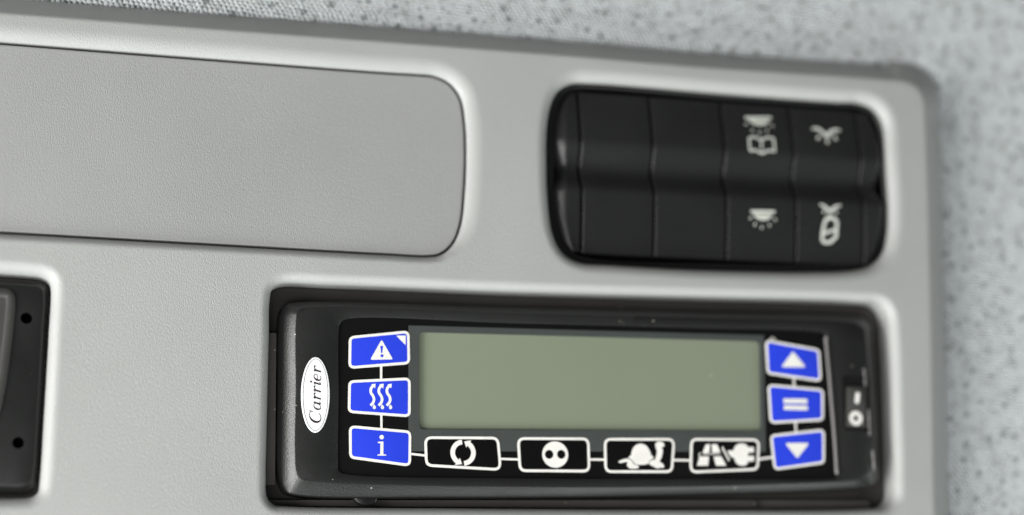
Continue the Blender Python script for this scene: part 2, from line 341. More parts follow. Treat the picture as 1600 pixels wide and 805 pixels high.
def fabric_mat():
    m, nt, b = new_mat('knitted_headliner_fabric')
    vec = coords(nt, (1, 1, 1))
    # knit: staggered rows of slanted stitches, about 1.7 x 1.15 mm, dark gaps between them
    wob = node(nt, 'ShaderNodeTexNoise')
    wob.inputs['Scale'].default_value = 520.0
    wob.inputs['Detail'].default_value = 2.0
    L(nt, vec, wob.inputs['Vector'])
    sub = node(nt, 'ShaderNodeVectorMath', operation='SUBTRACT')
    L(nt, wob.outputs['Color'], sub.inputs[0])
    sub.inputs[1].default_value = (0.5, 0.5, 0.5)
    sc = node(nt, 'ShaderNodeVectorMath', operation='SCALE')
    L(nt, sub.outputs[0], sc.inputs[0])
    sc.inputs['Scale'].default_value = 0.0011
    add = node(nt, 'ShaderNodeVectorMath', operation='ADD')
    L(nt, coords(nt, (1, 1, 1), (0, math.radians(-3), 0)), add.inputs[0])
    L(nt, sc.outputs[0], add.inputs[1])
    sep = node(nt, 'ShaderNodeSeparateXYZ')
    L(nt, add.outputs[0], sep.inputs[0])
    rowc = math_node(nt, 'MULTIPLY', sep.outputs['Z'], 1 / 1.0e-3)
    rowi = math_node(nt, 'FLOOR', rowc)
    fy = math_node(nt, 'SUBTRACT', math_node(nt, 'FRACT', rowc), 0.5)
    colc = math_node(nt, 'ADD', math_node(nt, 'MULTIPLY', sep.outputs['X'], 1 / 1.5e-3), math_node(nt, 'MULTIPLY', rowi, 0.5))
    fx = math_node(nt, 'SUBTRACT', math_node(nt, 'FRACT', colc), 0.5)
    sx = math_node(nt, 'DIVIDE', math_node(nt, 'ADD', fx, math_node(nt, 'MULTIPLY', fy, 0.45)), 0.56)
    sy = math_node(nt, 'DIVIDE', fy, 0.60)
    ell = math_node(nt, 'ADD', math_node(nt, 'MULTIPLY', sx, sx), math_node(nt, 'MULTIPLY', sy, sy))
    edge = math_node(nt, 'SUBTRACT', 1.6, ell)
    strands = noise_tex(nt, coords(nt, (1, 1, 3.0), (0, 0.6, 0)), 1500.0, 2.0, 0.6)
    patch = noise_tex(nt, vec, 230.0, 3.0)
    gap = math_node(nt, 'ADD', math_node(nt, 'ADD', edge, math_node(nt, 'MULTIPLY', math_node(nt, 'SUBTRACT', patch, 0.5), 1.7)), math_node(nt, 'MULTIPLY', math_node(nt, 'SUBTRACT', strands, 0.5), 0.5))
    base = ramp(nt, gap, [(0.36, (0.075, 0.083, 0.083)), (0.58, (0.22, 0.23, 0.23)), (0.82, (0.53, 0.548, 0.552)), (1.0, (0.66, 0.69, 0.703))])
    # scattered darker specks of the pattern, about 9 mm apart
    sv = coords(nt, (1 / 8.0e-3, 1.0, 1 / 7.0e-3), (math.pi / 2, 0, math.radians(-20)))
    sd = voronoi(nt, sv, 1.0, 'F1', 0.8, dims='2D')
    speck = node(nt, 'ShaderNodeMapRange')
    speck.inputs['From Min'].default_value = 0.145
    speck.inputs['From Max'].default_value = 0.09
    L(nt, sd, speck.inputs['Value'])
    sv2 = coords(nt, (1 / 4.3e-3, 1.0, 1 / 3.8e-3), (math.pi / 2, 0, math.radians(33)))
    sd2 = voronoi(nt, sv2, 1.0, 'F1', 0.95, dims='2D')
    speck2 = node(nt, 'ShaderNodeMapRange')
    speck2.inputs['From Min'].default_value = 0.17
    speck2.inputs['From Max'].default_value = 0.08
    L(nt, sd2, speck2.inputs['Value'])
    sp = math_node(nt, 'MAXIMUM', math_node(nt, 'MULTIPLY', speck.outputs[0], 0.66), math_node(nt, 'MULTIPLY', speck2.outputs[0], 0.55))
    mx = node(nt, 'ShaderNodeMix', data_type='RGBA')
    L(nt, sp, mx.inputs['Factor'])
    L(nt, base, mx.inputs['A'])
    mx.inputs['B'].default_value = (0.10, 0.125, 0.125, 1)
    L(nt, mx.outputs['Result'], b.inputs['Base Color'])
    b.inputs['Roughness'].default_value = 0.9
    b.inputs['Specular IOR Level'].default_value = 0.15
    b.inputs['Sheen Weight'].default_value = 0.15
    h = math_node(nt, 'ADD', math_node(nt, 'MULTIPLY', edge, 0.4), math_node(nt, 'MULTIPLY', strands, 0.18))
    bump(nt, b, h, 0.9, 0.0009)
    return m
M['fabric'] = fabric_mat()

# ------------------------------------------------------------------ outlines
def spline(pts, closed=True, step=0.6):
    """centripetal Catmull-Rom through the points, resampled about every `step` mm"""
    P_ = [Vector((p[0], p[1])) for p in pts]
    n = len(P_)
    out = []
    segs = n if closed else n - 1
    for i in range(segs):
        p1, p2 = P_[i], P_[(i + 1) % n]
        p0 = P_[i - 1] if (closed or i > 0) else p1 * 2 - p2
        p3 = P_[(i + 2) % n] if (closed or i + 2 < n) else p2 * 2 - p1
        t0 = 0.0
        t1 = t0 + max(1e-6, (p1 - p0).length) ** 0.5
        t2 = t1 + max(1e-6, (p2 - p1).length) ** 0.5
        t3 = t2 + max(1e-6, (p3 - p2).length) ** 0.5
        k = max(2, int((p2 - p1).length / step))
        for j in range(k):
            t = t1 + (t2 - t1) * j / k
            a1 = p0 * ((t1 - t) / (t1 - t0)) + p1 * ((t - t0) / (t1 - t0))
            a2 = p1 * ((t2 - t) / (t2 - t1)) + p2 * ((t - t1) / (t2 - t1))
            a3 = p2 * ((t3 - t) / (t3 - t2)) + p3 * ((t - t2) / (t3 - t2))
            b1 = a1 * ((t2 - t) / (t2 - t0)) + a2 * ((t - t0) / (t2 - t0))
            b2 = a2 * ((t3 - t) / (t3 - t1)) + a3 * ((t - t1) / (t3 - t1))
            out.append(b1 * ((t2 - t) / (t2 - t1)) + b2 * ((t - t1) / (t2 - t1)))
    if not closed:
        out.append(P_[-1].copy())
    return out

def area2(o):
    return sum(o[i].x * o[(i + 1) % len(o)].y - o[(i + 1) % len(o)].x * o[i].y for i in range(len(o)))

def ccw(o):
    return o if area2(o) > 0 else list(reversed(o))

def round_poly(pts, r, seg=5):
    """polygon with each corner rounded to radius r (or a list of radii)"""
    P_ = ccw([Vector((p[0], p[1])) for p in pts])
    n = len(P_)
    rr = r if isinstance(r, (list, tuple)) else [r] * n
    out = []
    for i in range(n):
        p, a, b = P_[i], P_[i - 1], P_[(i + 1) % n]
        da, db = (a - p), (b - p)
        la, lb = da.length, db.length
        da.normalize(); db.normalize()
        ang = math.acos(max(-1, min(1, da.dot(db))))
        t = min(rr[i] / max(1e-6, math.tan(ang / 2)), la * 0.48, lb * 0.48)
        q0, q1 = p + da * t, p + db * t
        for j in range(seg + 1):
            s = j / seg
            out.append(q0 * (1 - s) ** 2 + p * (2 * s * (1 - s)) + q1 * s ** 2)
    return out

def normals(o):
    n = len(o)
    res = []
    for i in range(n):
        t = o[(i + 1) % n] - o[i - 1]
        if t.length < 1e-9:
            t = Vector((1, 0))
        t.normalize()
        res.append(Vector((t.y, -t.x)))   # outward for ccw
    return res

def offset(o, amt):
    nn = normals(o)
    if callable(amt):
        return [p + n * amt(n) for p, n in zip(o, nn)]
    return [p + n * amt for p, n in zip(o, nn)]

def nearest_on(o, p):
    best, bp = 1e18, None
    for i in range(len(o)):
        a, b = o[i], o[(i + 1) % len(o)]
        ab = b - a
        t = max(0.0, min(1.0, (p - a).dot(ab) / max(1e-12, ab.dot(ab))))
        q = a + ab * t
        d = (p - q).length_squared
        if d < best:
            best, bp = d, q
    return bp

# ------------------------------------------------------------------ meshes
class MB:
    """collects faces (millimetre x, u, d) and links them as ONE mesh object"""
    def __init__(self):
        self.bm = bmesh.new()
    def v(self, x, u, d):
        if callable(d):
            d = d(x, u)
        return self.bm.verts.new(W(x, u, d))
    def ring(self, o, d):
        if callable(d):
            return [self.v(p.x, p.y, d(p)) for p in o]
        return [self.v(p.x, p.y, d) for p in o]
    def bridge(self, a, b, closed=True):
        n = len(a)
        for i in range(n if closed else n - 1):
            j = (i + 1) % n
            try:
                self.bm.faces.new((a[i], a[j], b[j], b[i]))
            except ValueError:
                pass
    def rings(self, specs, cap=False, cap_back=False):
        """specs: list of (outline, depth), bridged in order"""
        rs = [self.ring(o, d) for o, d in specs]
        for a, b in zip(rs, rs[1:]):
            self.bridge(a, b)
        if cap:
            self.bm.faces.new(rs[-1])
        if cap_back:
            self.bm.faces.new(list(reversed(rs[0])))
        return rs
    def fill_holes(self, loops, d):
        """flat sheet bounded by the first loop with the other loops cut out"""
        pts, edges, polys = [], [], []
        for o in loops:
            k = len(pts)
            pts += [Vector((p.x, p.y)) for p in o]
            edges += [(k + i, k + (i + 1) % len(o)) for i in range(len(o))]
            polys.append(np.array([(p.x, p.y) for p in o]))
        vo, eo, fo, _, _, _ = delaunay_2d_cdt(pts, edges, [], 0, 1e-5)
        cen = np.array([[sum(vo[i].x for i in f) / 3, sum(vo[i].y for i in f) / 3] for f in fo])
        par = np.zeros(len(fo), dtype=int)
        for q in polys:
            r = np.roll(q, -1, axis=0)
            for (x0, y0), (x1, y1) in zip(q, r):
                if y0 == y1:
                    continue
                hit = ((cen[:, 1] > y0) != (cen[:, 1] > y1)) & (cen[:, 0] < (x1 - x0) * (cen[:, 1] - y0) / (y1 - y0) + x0)
                par += hit
        vs_ = [self.v(v.x, v.y, d) for v in vo]
        for f, k in zip(fo, par):
            if k % 2:
                t = [vs_[i] for i in f]
                a, b, c = (vo[i] for i in f)
                if (b.x - a.x) * (c.y - a.y) - (b.y - a.y) * (c.x - a.x) < 0:
                    t.reverse()
                self.bm.faces.new(t)
        for v in vs_:
            if not v.link_faces:
                self.bm.verts.remove(v)
    def plate(self, o, d0, d1):
        """solid slab with outline o from depth d0 (back) to d1 (front)"""
        o = ccw(o)
        self.rings([(o, d0), (o, d1)], cap=True)
    def ribbon(self, pts, widths, d, closed=False):
        n = len(pts)
        if not isinstance(widths, (list, tuple)):
            widths = [widths] * n
        a, b = [], []
        for i in range(n):
            p0 = pts[i - 1] if (i > 0 or closed) else pts[i]
            p1 = pts[(i + 1) % n] if (i < n - 1 or closed) else pts[i]
            t = p1 - p0
            t.normalize()
            nn = Vector((-t.y, t.x)) * widths[i] * 0.5
            a.append(self.v(*(pts[i] - nn), d)); b.append(self.v(*(pts[i] + nn), d))
        self.bridge(a, b, closed)
    def disc(self, c, r, d, seg=20, ry=None):
        ry = ry or r
        vs_ = [self.v(c[0] + r * math.cos(2 * math.pi * i / seg), c[1] + ry * math.sin(2 * math.pi * i / seg), d) for i in range(seg)]
        self.bm.faces.new(vs_)
    def poly(self, pts, d):
        self.fill_holes([ccw([Vector((p[0], p[1])) for p in pts])], d)
    def tube(self, pts3, r, seg=8):
        """round bar through (x, u, d) points"""
        P3 = [Vector(p) for p in pts3]
        rs = []
        for i, p in enumerate(P3):
            t = (P3[min(i + 1, len(P3) - 1)] - P3[max(i - 1, 0)]).normalized()
            e1 = t.cross(Vector((0, 0, 1))).normalized()
            e2 = t.cross(e1).normalized()
            rs.append([self.v(*(p + (e1 * math.cos(2 * math.pi * k / seg) + e2 * math.sin(2 * math.pi * k / seg)) * r)) for k in range(seg)])
        for a, b in zip(rs, rs[1:]):
            self.bridge(a, b)
        self.bm.faces.new(rs[0]); self.bm.faces.new(rs[-1])
    def build(self, name, mat, parent=None, base=None, smooth=None, recalc=False, loc=None):
        bm = self.bm
        bmesh.ops.remove_doubles(bm, verts=bm.verts, dist=1e-7)
        if recalc:
            bmesh.ops.recalc_face_normals(bm, faces=bm.faces)
        if base is None and parent is not None:
            base = parent['_base']
        if loc is not None:
            base = loc
        bv = Vector(base) if base is not None else Vector((0, 0, 0))
        if bv.length > 0:
            bmesh.ops.translate(bm, verts=bm.verts, vec=-bv)
        me = bpy.data.meshes.new(name)
        bm.to_mesh(me)
        bm.free()
        me.materials.append(M[mat])
        if smooth is not None:
            for p in me.polygons:
                p.use_smooth = True
            if smooth < 179:
                me.set_sharp_from_angle(angle=math.radians(smooth))
        ob = bpy.data.objects.new(name, me)
        COL.objects.link(ob)
        if parent is not None:
            ob.parent = parent
            ob['_base'] = tuple(base)
        elif base is not None:
            ob.location = base
            ob['_base'] = tuple(base)
        return ob

def thing(name, label, category, loc):
    e = bpy.data.objects.new(name, None)
    e.empty_display_size = 0.01
    e.location = loc
    e['label'] = label
    e['category'] = category
    e['_base'] = tuple(loc)
    COL.objects.link(e)
    return e

def V2(name):
    return [Vector(p) for p in P[name]]

# ------------------------------------------------------------------ outlines of the console
XL, UB = -205.0, -98.0      # console runs on past the left and bottom of the view
front_pts = [(XL, 60.05), (-170, 60.05)] + P['front'] + [(126.4, -88), (125.0, -95), (119, UB), (60, UB), (-100, UB), (-170, UB), (XL, UB)]
front = ccw(spline([Vector(p) for p in front_pts[:-1]], closed=False, step=1.0) + spline([Vector((119, UB)), Vector((-170, UB)), Vector((XL, UB))], closed=False, step=2.0)[1:]) 
door = ccw(spline([(-196, 53.0), (-180, 53.05)] + P['door'] + [(-180, 0.9), (-196, 0.9), (-200, 5), (-200, 48)], step=0.5))
sw_open = ccw(spline(P['swopen'], step=0.5))
un_open = ccw(spline(P['uopen'], step=0.5))
ld_open = ccw(spline([(-196, P['ldopen'][0][1]), (-180, P['ldopen'][0][1])] + P['ldopen'] + [(-180, P['ldopen'][-1][1]), (-196, P['ldopen'][-1][1]), (-200, -64), (-200, -14)], step=0.5))

# ------------------------------------------------------------------ headliner (setting)
def headliner():
    b = MB()
    nn = normals(front)
    rim = np.array([tuple(p + n * (7.5 * max(0.0, n.y) + 9.6 * max(0.0, n.x))) for p, n in zip(front, nn)])
    xs = np.arange(-205, 221, 1.5)
    us = np.arange(-105, 151, 1.5)
    X, U = np.meshgrid(xs, us)
    q = np.stack([X.ravel(), U.ravel()], 1)
    dist = np.full(len(q), 1e9)
    inside = np.zeros(len(q), dtype=bool)
    for i in range(len(rim)):
        a, c = rim[i], rim[(i + 1) % len(rim)]
        ab = c - a
        L2 = max(1e-12, float(ab @ ab))
        t = np.clip(((q - a) @ ab) / L2, 0, 1)
        dist = np.minimum(dist, np.hypot(q[:, 0] - a[0] - t * ab[0], q[:, 1] - a[1] - t * ab[1]))
        if a[1] != c[1]:
            inside ^= ((q[:, 1] > a[1]) != (q[:, 1] > c[1])) & (q[:, 0] < (c[0] - a[0]) * (q[:, 1] - a[1]) / (c[1] - a[1]) + a[0])
    E = np.where(inside, -dist, dist).reshape(X.shape)
    grid = []
    for j, u in enumerate(us):
        row = []
        for i, x in enumerate(xs):
            e = float(E[j, i])
            d = -8.0 - 2.6 * math.exp(-(max(e + 0.6, 0) / 2.6) ** 2)
            d += 0.55 * mnoise.noise(Vector((x * 0.018, u * 0.02, 3.1)))
            d += 0.004 * max(0.0, e) ** 1.35
            row.append(b.v(float(x), float(u), d if e > -3 else -12.0))
        grid.append(row)
    for r0, r1 in zip(grid, grid[1:]):
        for i in range(len(xs) - 1):
            b.bm.faces.new((r0[i], r0[i + 1], r1[i + 1], r1[i]))
    o = b.build('headliner', 'fabric', smooth=180)
    o['kind'] = 'structure'
    o['label'] = 'pale grey speckled knitted roof lining around the console'
headliner()

# ------------------------------------------------------------------ overhead console
con = thing('overhead_console', 'light grey grained plastic overhead console set into the speckled roof lining', 'console', W(-30, UB, 0))

def fillet(width, depth, n=8, full=90.0):
    """convex edge: starts level with the face, turns through `full` degrees"""
    pts = []
    f = math.radians(full)
    for i in range(n + 1):
        a = f * i / n
        s = math.sin(a) / math.sin(f)
        c = (1 - math.cos(a)) / (1 - math.cos(f))
        pts.append((width * (1 - s), -depth * c))
    return pts

def console_shell():
    b = MB()
    # rim: soft convex edge, sloping bevel, skirt behind the lining
    nn = normals(front)
    full = lambda n: 7.5 * abs(n.y) ** 1.0 * (1 if n.y > 0 else 0.6) + 9.6 * max(0.0, n.x) + 4 * max(0.0, -n.x)
    def o(k):
        return [p + n * (full(n) * k) for p, n in zip(front, nn)]
    prof = [(-0.10, 0.0), (-0.02, 0.0), (0.04, -0.10), (0.09, -0.32), (0.14, -0.66), (0.20, -1.12), (0.60, -4.7), (0.94, -7.8), (1.0, -8.6), (1.02, -10.0), (1.02, -20.0)]
    rs = [b.ring(o(k), d) for k, d in prof]
    for a, c in zip(rs, rs[1:]):
        b.bridge(c, a)
    # face with the four openings; every opening has its own rounded edge
    specs = [
        (door, lambda n: 4.3 if n.y > -0.3 else 4.3 - 1.9 * min(1.0, (-n.y - 0.3) / 0.5), fillet(1.0, 1.75, 8, 48), -11.5),
        (sw_open, lambda n: 3.6, fillet(1.0, 2.7, 10, 80), -16.0),
        (un_open, lambda n: 2.7, fillet(1.0, 2.6, 10, 82), -18.0),
        (ld_open, lambda n: 3.3, fillet(1.0, 3.0, 10, 80), -18.0),
    ]
    holes = []
    for out, wid, pr, wall in specs:
        nn2 = normals(out)
        def off(k, extra=0.0):
            return [p + n * (wid(n) * k + extra) for p, n in zip(out, nn2)]
        holes.append(off(1.0, 0.35))
        seq = [(off(1.0, 0.35), 0.0), (off(1.0, 0.03), 0.0)] + [(off(k), d) for k, d in pr[1:]] + [(offset(out, -0.02), pr[-1][1] - 0.3), (offset(out, -0.03), wall)]
        b.rings(seq)
    b.fill_holes([o(-0.10)] + holes, 0.0)
    return b.build('shell', 'grey', con, smooth=50, recalc=False)
console_shell()

def compartment_door():
    b = MB()
    o0 = offset(door, -0.75)
    cx, cu = -100.0, 26.0
    crown = lambda p: -2.0
    specs = [(o0, -11.5), (o0, -2.3), (offset(door, -0.8), -2.12), (offset(door, -0.95), -2.03), (offset(door, -1.2), -2.0), (offset(door, -1.6), -2.0)]
    b.rings(specs, cap=True)
    return b.build('compartment_door', 'grey_door', con, smooth=40)
compartment_door()

# ------------------------------------------------------------------ switch bank
swb = thing('switch_bank', 'black bank of rocker switches with lamp symbols in the upper right opening', 'switches', W(65, 0, -8))
DK = -4.0      # face of the switches at their outer ends
keys_out = ccw(spline(P['swkeys'], step=0.5))

def switch_frame():
    b = MB()
    o = offset(sw_open, -0.02)
    inner = offset(keys_out, 0.15)
    b.rings([(offset(sw_open, -0.30), -14.0), (offset(sw_open, -0.30), -3.3), (offset(sw_open, -0.7), -3.0), (offset(sw_open, -1.2), -3.6)])
    b.rings([(inner, -3.6), (inner, -10.5)], cap=True)
    b.fill_holes([offset(sw_open, -1.2), inner], -3.6 - 0.0)
    return b.build('frame', 'black_frame', swb, smooth=35)
switch_frame()

def x_at(u, left):
    """outline's left or right x at height u"""
    xs = []
    n = len(keys_out)
    for i in range(n):
        a, c = keys_out[i], keys_out[(i + 1) % n]
        if (a.y - u) * (c.y - u) <= 0 and a.y != c.y:
            xs.append(a.x + (c.x - a.x) * (u - a.y) / (c.y - a.y))
    return (min(xs) if left else max(xs)) if xs else None

U_TOP, U_BOT = 51.1, 3.1
V_TOP, V_BOT = 35.0, 21.5
def key_depth(u):
    """each half rises towards the waist; a soft valley runs across between them"""
    V0, V1, VM = 36.0, 21.0, 28.0
    crest = 2.3
    sm = lambda k: k * k * (3 - 2 * k)
    if u >= V0:
        t = (U_TOP - u) / (U_TOP - V0)
        return DK + crest * (1 - (1 - t) ** 2 * 0.35 - 0.65 * (1 - t))
    if u <= V1:
        t = (u - U_BOT) / (V1 - U_BOT)
        return DK + crest * (1 - (1 - t) ** 2 * 0.35 - 0.65 * (1 - t))
    k = sm((V0 - u) / (V0 - VM)) if u > VM else sm((u - V1) / (VM - V1))
    return DK + crest - 2.7 * k

def rocker(name, xl, xr, u0, u1, mat='black_key', kl=0.32, kr=0.22):
    """one rocker: xl, xr are functions of height; edges rolled over, sides run back"""
    b = MB()
    us = []
    def edge(r):            # quarter-round of radius r, then the side running back
        pts = [(0.0, 99.0)]
        if r > 1.0:         # end caps: a broad flat chamfer with softened edges
            return pts + [(r * e, r * f) for e, f in ((0.0, 0.86), (0.04, 0.76), (0.12, 0.66), (0.5, 0.35), (0.84, 0.07), (0.94, 0.015), (1.0, 0.0))]
        for i in range(7):
            e = r * (1 - math.cos(math.pi / 2 * i / 6)) if i else 0.0
            pts.append((e, r - math.sqrt(max(0.0, r * r - (r - e) ** 2))))
        return pts
    el, er, eu = edge(kl), edge(kr), edge(0.3)
    n = 56
    us = [(u0 + e, f) for e, f in eu] + [(u0 + 0.3 + (u1 - u0 - 0.6) * i / n, 0.0) for i in range(1, n)] + [(u1 - e, f) for e, f in reversed(eu)]
    grid = []
    for u, fu in us:
        a, c = xl(u), xr(u)
        w = c - a
        ka, kc = min(1.0, w * 0.45 / kl), min(1.0, w * 0.45 / kr)
        row = [(a + e * ka, f if f > 50 else f * ka) for e, f in el]
        xa, xb = row[-1][0], c - kr * kc
        row += [(xa + (xb - xa) * k, 0.0) for k in (0.25, 0.5, 0.75)]
        row += [(c - e * kc, f if f > 50 else f * kc) for e, f in reversed(er)]
        grid.append([b.v(x, u, DK - 6.0 if max(f, fu) > 50 else key_depth(u) - max(f, fu)) for x, f in row])
    for r0, r1 in zip(grid, grid[1:]):
        for i in range(len(r0) - 1):
            try:
                b.bm.faces.new((r0[i], r0[i + 1], r1[i + 1], r1[i]))
            except ValueError:
                pass
    return b.build(name, mat, swb, smooth=50)

divs = [P['kdiv%d' % i] for i in range(5)]
def div_x(i):
    (x1, u1), (x0, u0) = divs[i]
    xm = (x1 + x0) / 2
    return lambda u: xm
G = 0.46
rk = []
for i in range(4):
    l, r = div_x(i), div_x(i + 1)
    rk.append(rocker('blank_switch' if i < 2 else 'rocker_switch', lambda u, l=l: l(u) + G, lambda u, r=r: r(u) - G, U_BOT, U_TOP))
pinch = lambda u: 1.3 * math.exp(-((u - 27.5) / 3.2) ** 2)
rocker('end_cap', lambda u: x_at(u, True) + pinch(u), lambda u: div_x(0)(u) - G, 3.4, 50.8, kl=3.4)
rocker('end_cap', lambda u: div_x(4)(u) + G, lambda u: x_at(u, False) - pinch(u), 3.4, 50.8, kr=2.8)
rk[2]['label'] = 'rocker switch with dome lamp and book symbols'
rk[3]['label'] = 'rocker switch with reading lamp and pillar lamp symbols'

SD = lambda x, u: key_depth(u) + 0.05
SD_LOW = lambda x, u: key_depth(u) + 0.04
def drop(b, c, ang, ln, wd, d):
    """small teardrop ray pointing along ang"""
    t = Vector((math.cos(ang), math.sin(ang))); n = Vector((-t.y, t.x))
    c = Vector(c)
    pts = [c - t * ln * 0.5 - n * wd * 0.25, c + n * -wd * 0.5 + t * ln * 0.1, c + t * ln * 0.5 - n * wd * 0.2, c + t * ln * 0.5 + n * wd * 0.2, c + n * wd * 0.5 + t * ln * 0.1, c - t * ln * 0.5 + n * wd * 0.25]
    b.poly(pts, d)

def dome_lamp(name, lamp, rays, parent):
    p = V2(lamp)
    b = MB()
    b.ribbon([p[0], (p[0] + p[1]) / 2, p[1]], 0.8, SD)
    c = (p[2] + p[3]) / 2
    rx, ry = (p[3] - p[2]).length / 2, abs(c.y - p[4].y)
    arc = [Vector((c.x + rx * math.cos(a), c.y + ry * math.sin(a))) for a in [math.pi + math.pi * i / 16 for i in range(17)]]
    b.ribbon(arc, 0.5, SD)
    for q in V2(rays):
        drop(b, q, math.atan2(q.y - (c.y + 2), q.x - c.x), 0.95, 0.6, SD)
    s = b.build('lamp_symbol', 'key_print', parent)
    b = MB()
    b.poly([Vector((c.x + (rx - .3) * math.cos(a), c.y + (ry - .3) * math.sin(a))) for a in [math.pi + math.pi * i / 16 for i in range(17)]], SD_LOW)
    b.build('lamp_fill', 'key_print_green', parent)

dome_lamp('a', 'lampA', 'raysA', rk[2])
dome_lamp('c', 'lampC', 'raysC', rk[2])
def book():
    b = MB()
    o = round_poly(P['bookA'], 0.35, 3)
    b.ribbon(o, 0.6, SD, closed=True)
    p = V2('bookA')
    b.ribbon([p[2], (p[2] + p[7]) / 2, p[7]], 0.55, SD)
    b.build('book_symbol', 'key_print', rk[2])
book()
def reading_lamp(mo, rays, w, rl):
    b = MB()
    o = spline(V2(mo), closed=False, step=0.3)
    n = len(o)
    b.ribbon(o, [w * (0.75 + 0.5 * math.sin(math.pi * i / (n - 1))) for i in range(n)], SD)
    for q in V2(rays):
        c = V2(mo)[len(P[mo]) // 2]
        drop(b, q, math.atan2(q.y - c.y - 3, (q.x - c.x) * 0.8), rl, rl * 0.75, SD)
    b.build('reading_lamp_symbol', 'key_print', rk[3])
reading_lamp('moustB', 'raysB', 0.95, 1.45)
reading_lamp('moustD', 'raysD', 0.75, 1.05)
def pillar():
    b = MB()
    b.ribbon(round_poly(P['pillarD'], 0.6, 3), 0.9, SD, closed=True)
    p = V2('pillarbar')
    b.ribbon([p[0], (p[0] + p[1]) / 2, p[1]], 0.75, SD)
    b.build('pillar_symbol', 'key_print', rk[3])
pillar()

# ------------------------------------------------------------------ display control unit
unit = thing('climate_control_unit', 'black control unit with green-grey display, blue buttons and white oval badge', 'control unit', W(25, -70, -12))
u_body = ccw(spline(P['ubody'], step=0.5))
u_front = ccw(spline(P['ufront'], step=0.4))
u_mem = ccw(spline(P['umem'], step=0.4))

def unit_housing():
    b = MB()
    near = [nearest_on(u_front, p) for p in u_body]
    def mixo(t):
        return [p * (1 - t) + q * t for p, q in zip(u_body, near)]
    prof = [(0.0, -5.3), (0.05, -4.75), (0.10, -4.45), (0.18, -4.1), (0.50, -2.86), (0.92, -1.22), (0.975, -1.05), (1.0, -1.0)]
    nb = normals(u_body)
    b.rings([(u_body, -16.0), (u_body, -5.3)])
    seq = []
    for t, d in prof:      # the slope is shallower along the bottom edge
        o = mixo(t)
        vs_ = [b.v(p.x, p.y, -1.0 + (d + 1.0) * (1 - 0.50 * max(0.0, -n.y) ** 2)) for p, n in zip(o, nb)]
        seq.append(vs_)
    low = b.ring(u_body, -5.3)
    b.bridge(low, seq[0])
    for a_, c_ in zip(seq, seq[1:]):
        b.bridge(a_, c_)
    mem_o = offset(u_mem, 0.25)
    b.fill_holes([near_clean(near), mem_o], -1.0)
    b.rings([(mem_o, -1.0), (offset(u_mem, 0.08), -1.12), (u_mem, -1.6)])
    return b.build('housing', 'black_body', unit, smooth=40)

def near_clean(o):
    out = []
    for p in o:
        if not out or (p - out[-1]).length > 1e-4:
            out.append(p)
    while (out[0] - out[-1]).length < 1e-4:
        out.pop()
    return out
unit_housing()

def membrane():
    b = MB()
    b.rings([(offset(u_mem, 0.1), -2.2), (offset(u_mem, 0.1), -1.5)])
    b.fill_holes([offset(u_mem, 0.1), offset(round_poly(P['lcd'], 1.6), 0.6)], -1.5)
    return b.build('membrane', 'membrane', unit)
mem = membrane()

def sleeve():
    b = MB()
    b.fill_holes([offset(un_open, -0.35), offset(u_body, 0.12)], -8.0)
    return b.build('mounting_sleeve', 'sleeve', unit)
sl = sleeve()
def sleeve_details():
    b = MB()   # side strip beside the housing
    b.plate(round_poly([(-67.7, -22.6), (-65.3, -22.6), (-65.2, -63.6), (-67.8, -63.6)], 0.3), -9.0, -5.6)
    b.build('side_strip', 'sleeve_bar', sl)
    b = MB()   # lower bar in front of the sleeve
    b.plate(round_poly([(-66.5, -67.6), (110, -66.9), (110, -69.4), (-66.5, -69.1)], 0.4), -9.0, -6.2)
    b.build('lower_bar', 'sleeve_bar', sl)
    b = MB()   # release clip under the housing
    o = ccw(spline(P['clip'], step=0.3))
    b.rings([(o, -9.0), (o, -4.4), (offset(o, -0.25), -4.05), (offset(o, -0.6), -3.9)], cap=True)
    b.build('release_clip', 'black_body', sl, smooth=60)
    b = MB()   # small screw in the sleeve's lower right
    o = [Vector((73.6 + 0.75 * math.cos(a), -68.0 + 0.75 * math.sin(a))) for a in [2 * math.pi * i / 14 for i in range(14)]]
    b.rings([(o, -8.5), (o, -5.6), (offset(o, -0.3), -5.3)], cap=True)
    b.build('screw', 'device_panel', sl, smooth=60)
sleeve_details()

# display
def display():
    hole = round_poly(P['lcd'], 1.6)
    out = round_poly(P['window'], 0.3)
    b = MB()
    b.rings([(out, -1.60), (out, -1.46)])
    b.fill_holes([out, hole], -1.46)
    b.rings([(hole, -1.46), (hole, -2.5)])
    w = b.build('display_window', 'window', unit)
    b = MB()
    b.plate(offset(hole, 0.3), -2.9, -2.35)
    b.build('display_screen', 'lcd', w)
    b = MB()
    b.poly(out, -1.385)
    b.build('display_pane', 'pane', w)
display()

# link lines between the buttons
lk = V2('links')
for i in range(0, len(lk), 2):
    b = MB()
    b.ribbon([lk[i], lk[i + 1]], 0.62, -1.375)
    b.build('link_line', 'white', unit)

BD, YD = -1.33, -1.29
def button(name, key, pad, radius=1.7, width=0.72):
    o = round_poly(P[key], radius, 7)
    b = MB()
    inn = offset(o, -0.25)
    b.rings([(inn, -1.48), (inn, -1.36), (offset(o, -0.4), BD - 0.01)], cap=True)
    p = b.build(name, pad, unit, smooth=50)
    b = MB()
    b.rings([(o, -1.48), (o, BD), (offset(o, -width), BD), (offset(o, -width), BD - 0.03)])
    b.build('border', 'white', p)
    return p

